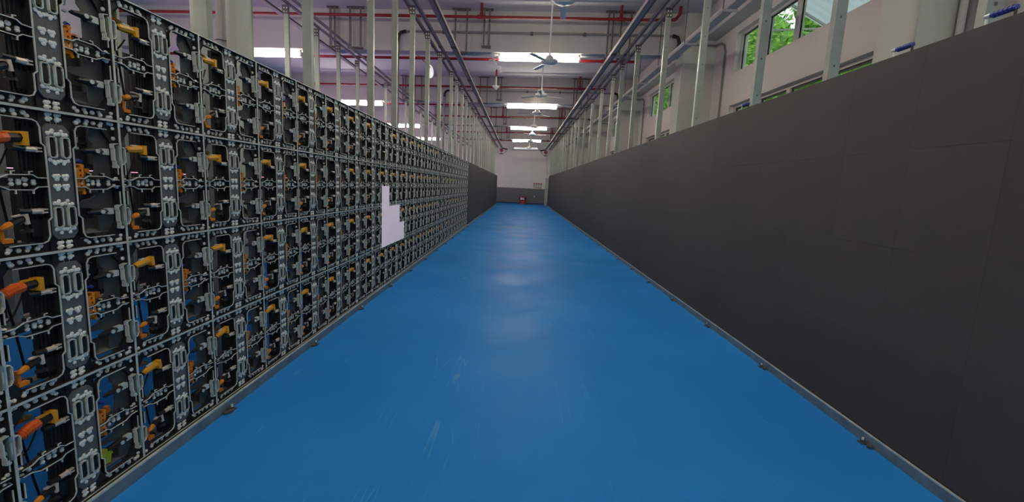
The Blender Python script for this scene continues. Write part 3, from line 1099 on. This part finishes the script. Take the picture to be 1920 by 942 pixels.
YA, ZA = 1.872, .068
ROWW = ['bottom row', 'second row up', 'third row up', 'top row']
for k in range(-6, 25):  # nearest columns are unseen, added to shade the floor behind the rack
    for j in range(4):
        lab = 'bare LED cabinet of the left rack, %s, %s column from the near end' % (ROWW[j], nth(k + 7))
        c = thing('led_cabinet', (XRACK, YA + k * S, ZA + j * S), lab, 'cabinet', 'bare LED cabinets of the left rack')
        near, mid = -2 <= k <= 6, -2 <= k <= 14
        put('frame', FRAME if mid else FRAME_FAR, c)
        o = put('aluminium_edges', EDGES, c)
        o = put('bolts', BOLTS, c); o['kind'] = 'stuff'
        r3 = random.Random(k * 31 + j * 7 + 5)
        if mid:
            put('column_plate', PLATE, c)
            for y in (.226, .274):
                for z in (.375, .125):
                    put('connector_socket', SOCKET, c, (0, y, z))
            for z in (.362, .112):
                put('latch_plate', LATCH, c, (0, S - .002, z))
                put('data_plug', DATA, c, (-.012, .166, z if z > .2 else .15))
                l_ = put('lever_handle', LEVER, c, (-.016, .402, z + .012 if z > .2 else .135))
                put('lever_disc', DISC, l_)
        if k > 14:
            put('column_plate', PLATE, c)
            for z in (.362, .112):
                put('latch_plate', LATCH, c, (0, S - .002, z))
        if mid and r3.random() < .9:
            if k == -1 and j in (0, 1, 2):
                put('power_plug', PLUG_BOOT, c, (-.02, .105, .395))
            else:
                put('power_plug', PLUG, c, (-.02, .085, .392 + r3.uniform(-.006, .004)), rot=(r3.uniform(-.08, .2) * (1 if j < 2 else .2), 0, 0))
        elif -2 <= k <= 20 and r3.random() < .4:
            put('power_plug', PLUG, c, (-.02, .085, .39))
        if -2 <= k <= 10:
            put('hinge_bracket', BRKT, c, (-.024, .328, .262), rot=(r3.uniform(-.04, .04), 0, 0))
            put('orange_clip', CLIP, c, (-.05, .392, .262))
        if near:
            for z in (.362, .112):
                put('latch_keeper', KEEPER, c, (0, 0, z))
            put('signal_plug', SIGNAL, c, (-.02, .095, .115), rot=(r3.uniform(-.1, .25), 0, 0))
            put('orange_tab', TAB, c, (-.03, .075, .055))
            put('deflector_plate', SLOPE, c)
            put('bottom_tray', SHELF, c)
            for cme in CABLES[r3.randrange(4)]:
                put('cable', cme, c)
            put('control_unit', CONTROL, c)
            if j in (3, 0) or r3.random() < .3:
                put('spring_contact', SPRING, c)
            if r3.random() < .45:
                put('orange_clip', CLIP, c, (-.06, .06, .30))
        elif mid:
            put('control_unit', CONTROL, c)
t = thing('lime_clip', (XRACK - .035, YA + -1 * S + .34, ZA + .10), 'small lime green clip lying in the bottom row cabinet near the camera', 'clip')
put('clip_body', LIME, t)

# blank white boards over three cabinets, glow added to brighten them
bt = thing('blank_board', (XRACK + .004, YA + 7 * S, ZA + S), 'stepped plain white panel with added glow in the middle of the left rack', 'board')
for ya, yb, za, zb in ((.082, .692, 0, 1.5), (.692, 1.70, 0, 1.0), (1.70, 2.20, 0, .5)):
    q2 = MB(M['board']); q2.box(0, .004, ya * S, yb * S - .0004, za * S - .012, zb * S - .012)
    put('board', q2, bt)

# LED faces beyond the bare cabinets (left) and all along the right
def led_mesh(w, h, d, sx):
    m = MB(M['led'], M['cab'])
    g, bv = .0002, .0007
    y0, y1, z0, z1 = g, w - g, g, h - g
    xa, xb, xc = 0, sx * bv, sx * d
    vs_ = [(xa, y0 + bv, z0 + bv), (xa, y1 - bv, z0 + bv), (xa, y1 - bv, z1 - bv), (xa, y0 + bv, z1 - bv),
           (xb, y0, z0), (xb, y1, z0), (xb, y1, z1), (xb, y0, z1), (xc, y0, z0), (xc, y1, z0), (xc, y1, z1), (xc, y0, z1)]
    m.add(vs_, [(0, 1, 2, 3)], 0)
    m.add(vs_, [(0, 4, 5, 1), (1, 5, 6, 2), (2, 6, 7, 3), (3, 7, 4, 0)], 0)
    m.add(vs_, [(4, 8, 9, 5), (5, 9, 10, 6), (6, 10, 11, 7), (7, 11, 8, 4), (8, 11, 10, 9)], 1)
    return m


LED_L = led_mesh(S, S, .06, -1).mesh('led_panel')
YF = YA + 25 * S + .022
for k in range(10):
    for j in range(4):
        put('screen_unit', LED_L, None, (XRACK + .01, YF + k * S, ZA + j * S), 'matte black LED panel past the bare left rack, %s, %s column' % (ROWW[j], nth(k + 1)), 'screen', 'black LED panels past the bare left rack')
lf = MB(M['led'], M['cab'])
for k in range(10, 36):
    for j in range(4):
        q3 = led_mesh(S, S, .06, -1)
        for fi, f in enumerate(q3.f):
            pass
        n0 = len(lf.v)
        lf.v.extend((x, y + (k - 10) * S, z + j * S) for x, y, z in q3.v)
        lf.f.extend(tuple(i + n0 for i in f) for f in q3.f)
        lf.m.extend(q3.m)
put('screen_run', lf, None, (XRACK + .01, YF + 10 * S, ZA), 'run of matte black LED panels at the far end of the left side', 'screens', kind='stuff')
b = MB(M['cabmid'], M['edge'])
b.box(-.06, .012, -.02, .0, 0, 4 * S)
b.box(-.005, .014, -.02, -.014, 0, 4 * S, 1)
for j in range(5):
    b.box(.012, .016, -.019, -.002, j * S - .015 if j else 0, min(j * S + .015, 4 * S), 1)
put('end_plate', b, None, (XRACK, YF - .001, ZA), 'narrow dark edge plate where the bare left rack meets black panels', 'plate')

HP = .5362
LED_R = led_mesh(S, HP, .045, 1).mesh('led_panel')
XW, ZW = 2.087, .066
hd = MB(M['black'], M['blue'], M['edge'])
hd.tube([(.03, 0, 0), (.03, 0, .04)], .006, 6)
hd.tube([(.03, .125, 0), (.03, .125, .045)], .006, 6, 2)
hd.tube([(.03, -.004, .042), (.03, .105, .046)], .012, 8, 1)
for k in range(5):
    hd.tube([(.03, .008 + k * .02, .043), (.03, .014 + k * .02, .043)], .0145, 8, 1)
hd.tube([(.03, .105, .046), (.03, .132, .046)], .011, 8, 2)
HANDLE = hd.mesh('blue_handle')
for k in range(65):
    for j in range(4):
        o = put('screen_unit', LED_R, None, (XW, 1.0 + k * S, ZW + j * HP), 'matte black LED panel of the right wall, %s, %s column from the near end' % (['bottom row', 'second row', 'third row', 'top row'][j], nth(k + 1)), 'screen', 'black LED panels of the right wall')
        if j == 3:
            for yh in (2.115, 2.635, 4.42):
                if 1.0 + k * S <= yh < 1.0 + (k + 1) * S:
                    put('blue_handle', HANDLE, o, (0, yh - 1.0 - k * S, HP))
# post at the far end of the right wall
t = thing('end_post', (2.0, 34.2, 0), 'pale square post with bolts at the far end of the right wall', 'post')
b = MB(M['steel']); b.box(-.11, .11, -.05, .05, 0, HC + .72)
put('shaft', b, t)
b = MB(M['railside'])
for z in (.5, 1.2, 1.25, 1.9, 2.0):
    b.box(-.06, -.02, -.06, -.05, z, z + .05)
put('clips', b, t)
b = MB(M['conduit']); b.tube([(.02, .2, HC + .7), (-.05, .3, HC + 1.6), (-.12, .5, HC + 2.75)], .012, 6)
put('cable', b, t)

# hidden rack further left: dark panel backs
bp_ = MB(M['cab'], M['cabmid'])
bp_.box(-.05, 0, .002, .998, .002, 1.265)
for y in (.12, .45, .62, .88):
    bp_.box(0, .02, y, y + .09, .06, 1.2, 1 if y in (.45,) else 0)
for z in (.25, .52, .8, 1.08):
    bp_.box(0, .012, .02, .98, z, z + .035)
BACK = bp_.mesh('panel_back')
for k in range(35):  # first columns lie out of view, added to block lamp light
    for j in range(2):
        t = thing('rack_unit', (-4.3, -2.0 + k, 0.066 + j * 1.27), 'dark panel back of the hidden rack behind the left rack, %s, %s column' % (('lower row', 'upper row')[j], nth(k + 1)), 'panel', 'dark panel backs of the hidden rack')
        put('panel_back', BACK, t)
        if 5 <= k < 21:
            put('cable', CABLES[(k + j) % 4][0], t, (.05, .1, .2))
            put('cable', CABLES[(k + j) % 4][1], t, (.05, .2, .3))
            put('orange_clip', CLIP, t, (.03, .3, .5))
# lit display standing along the far left wall
t = thing('lit_display', (-8.9, 2.0, 0), 'large lit pink display standing along the far left wall', 'display')
b = MB(M['screen']); b.box(.06, .07, .02, 29.98, .35, 3.1)
put('screen', b, t)
b = MB(M['cab']); b.box(0, .06, 0, 30, .33, 3.12)
put('housing', b, t)
b = MB(M['railside'])
for k in range(11):
    b.box(-.2, .06, k * 2.98, k * 2.98 + .1, 0, .34)
put('stand', b, t)

# ------------------------------------------------------------------ end of the aisle
t = thing('red_box', (.275, 35.60, 0), 'red plastic box with a white sheet on its rim by the end wall', 'box')
b = MB(M['crate'])
vb = [(-.26, -.16), (.26, -.16), (.26, .16), (-.26, .16)]
b.add([(x, y, 0) for x, y in vb] + [(x * 1.1, y * 1.1, .40) for x, y in vb], [(3, 2, 1, 0), (0, 1, 5, 4), (1, 2, 6, 5), (2, 3, 7, 6), (3, 0, 4, 7), (4, 5, 6, 7)])
put('body', b, t)
b = MB(M['black']); b.box(-.30, .30, -.19, .19, .36, .50)
put('rim', b, t)
b = MB(M['crate'], M['white']); b.box(-.28, .28, -.17, .17, .50, .57)
put('lid', b, t)
b = MB(M['paper']); b.box(-.21, .10, -.205, -.192, .34, .51)
put('white_sheet', b, t)
b = MB(M['paper'])
for x0_, x1_ in ((-.13, -.02), (.01, .10)):
    b.box(x0_, x1_, -.178, -.168, .155, .185)
b.box(-.17, -.08, -.172, -.163, .03, .055); b.box(-.04, .05, -.172, -.163, .03, .055)
put('lettering', b, t)

# sign lettering painted on the end wall: four red characters, four dark ones, one red line
t = thing('wall_lettering', (1.05, 35.985, HC - .08), 'three lines of red and dark lettering on the end wall above the dado', 'sign')
def glyph(bm, x, z, s, seed):
    r4 = random.Random(seed)
    w = s * .21
    for hz in (.12, .5, .88):
        a0 = r4.uniform(0, .2); a1 = r4.uniform(.8, 1)
        bm.box(x + s * a0, x + s * a1, -.004, 0, z + s * hz - w / 2, z + s * hz + w / 2)
    for vx in (r4.uniform(.05, .25), .5, r4.uniform(.75, .95)):
        a0 = r4.uniform(0, .4); a1 = r4.uniform(.6, 1)
        bm.box(x + s * vx - w / 2, x + s * vx + w / 2, -.004, 0, z + s * a0, z + s * a1)
for k in range(4):
    g1 = MB(M['signred']); glyph(g1, k * .185, .26, .14, k + 1)
    put('red_character', g1, t)
    g2 = MB(M['signdark']); glyph(g2, .04 + k * .175, .13, .085, k + 11)
    put('dark_character', g2, t)
g3 = MB(M['signred'])
for k in range(9):
    glyph(g3, k * .078, .0, .068, k + 31)
put('red_line', g3, t)
# small wall socket
b = MB(M['white']); b.box(-.04, .04, -.02, 0, -.05, .05); b.box(-.02, .02, -.024, -.02, -.02, .02)
put('wall_socket', b, None, (1.18, 35.992, .62), 'small white wall socket on the grey dado of the end wall', 'socket')
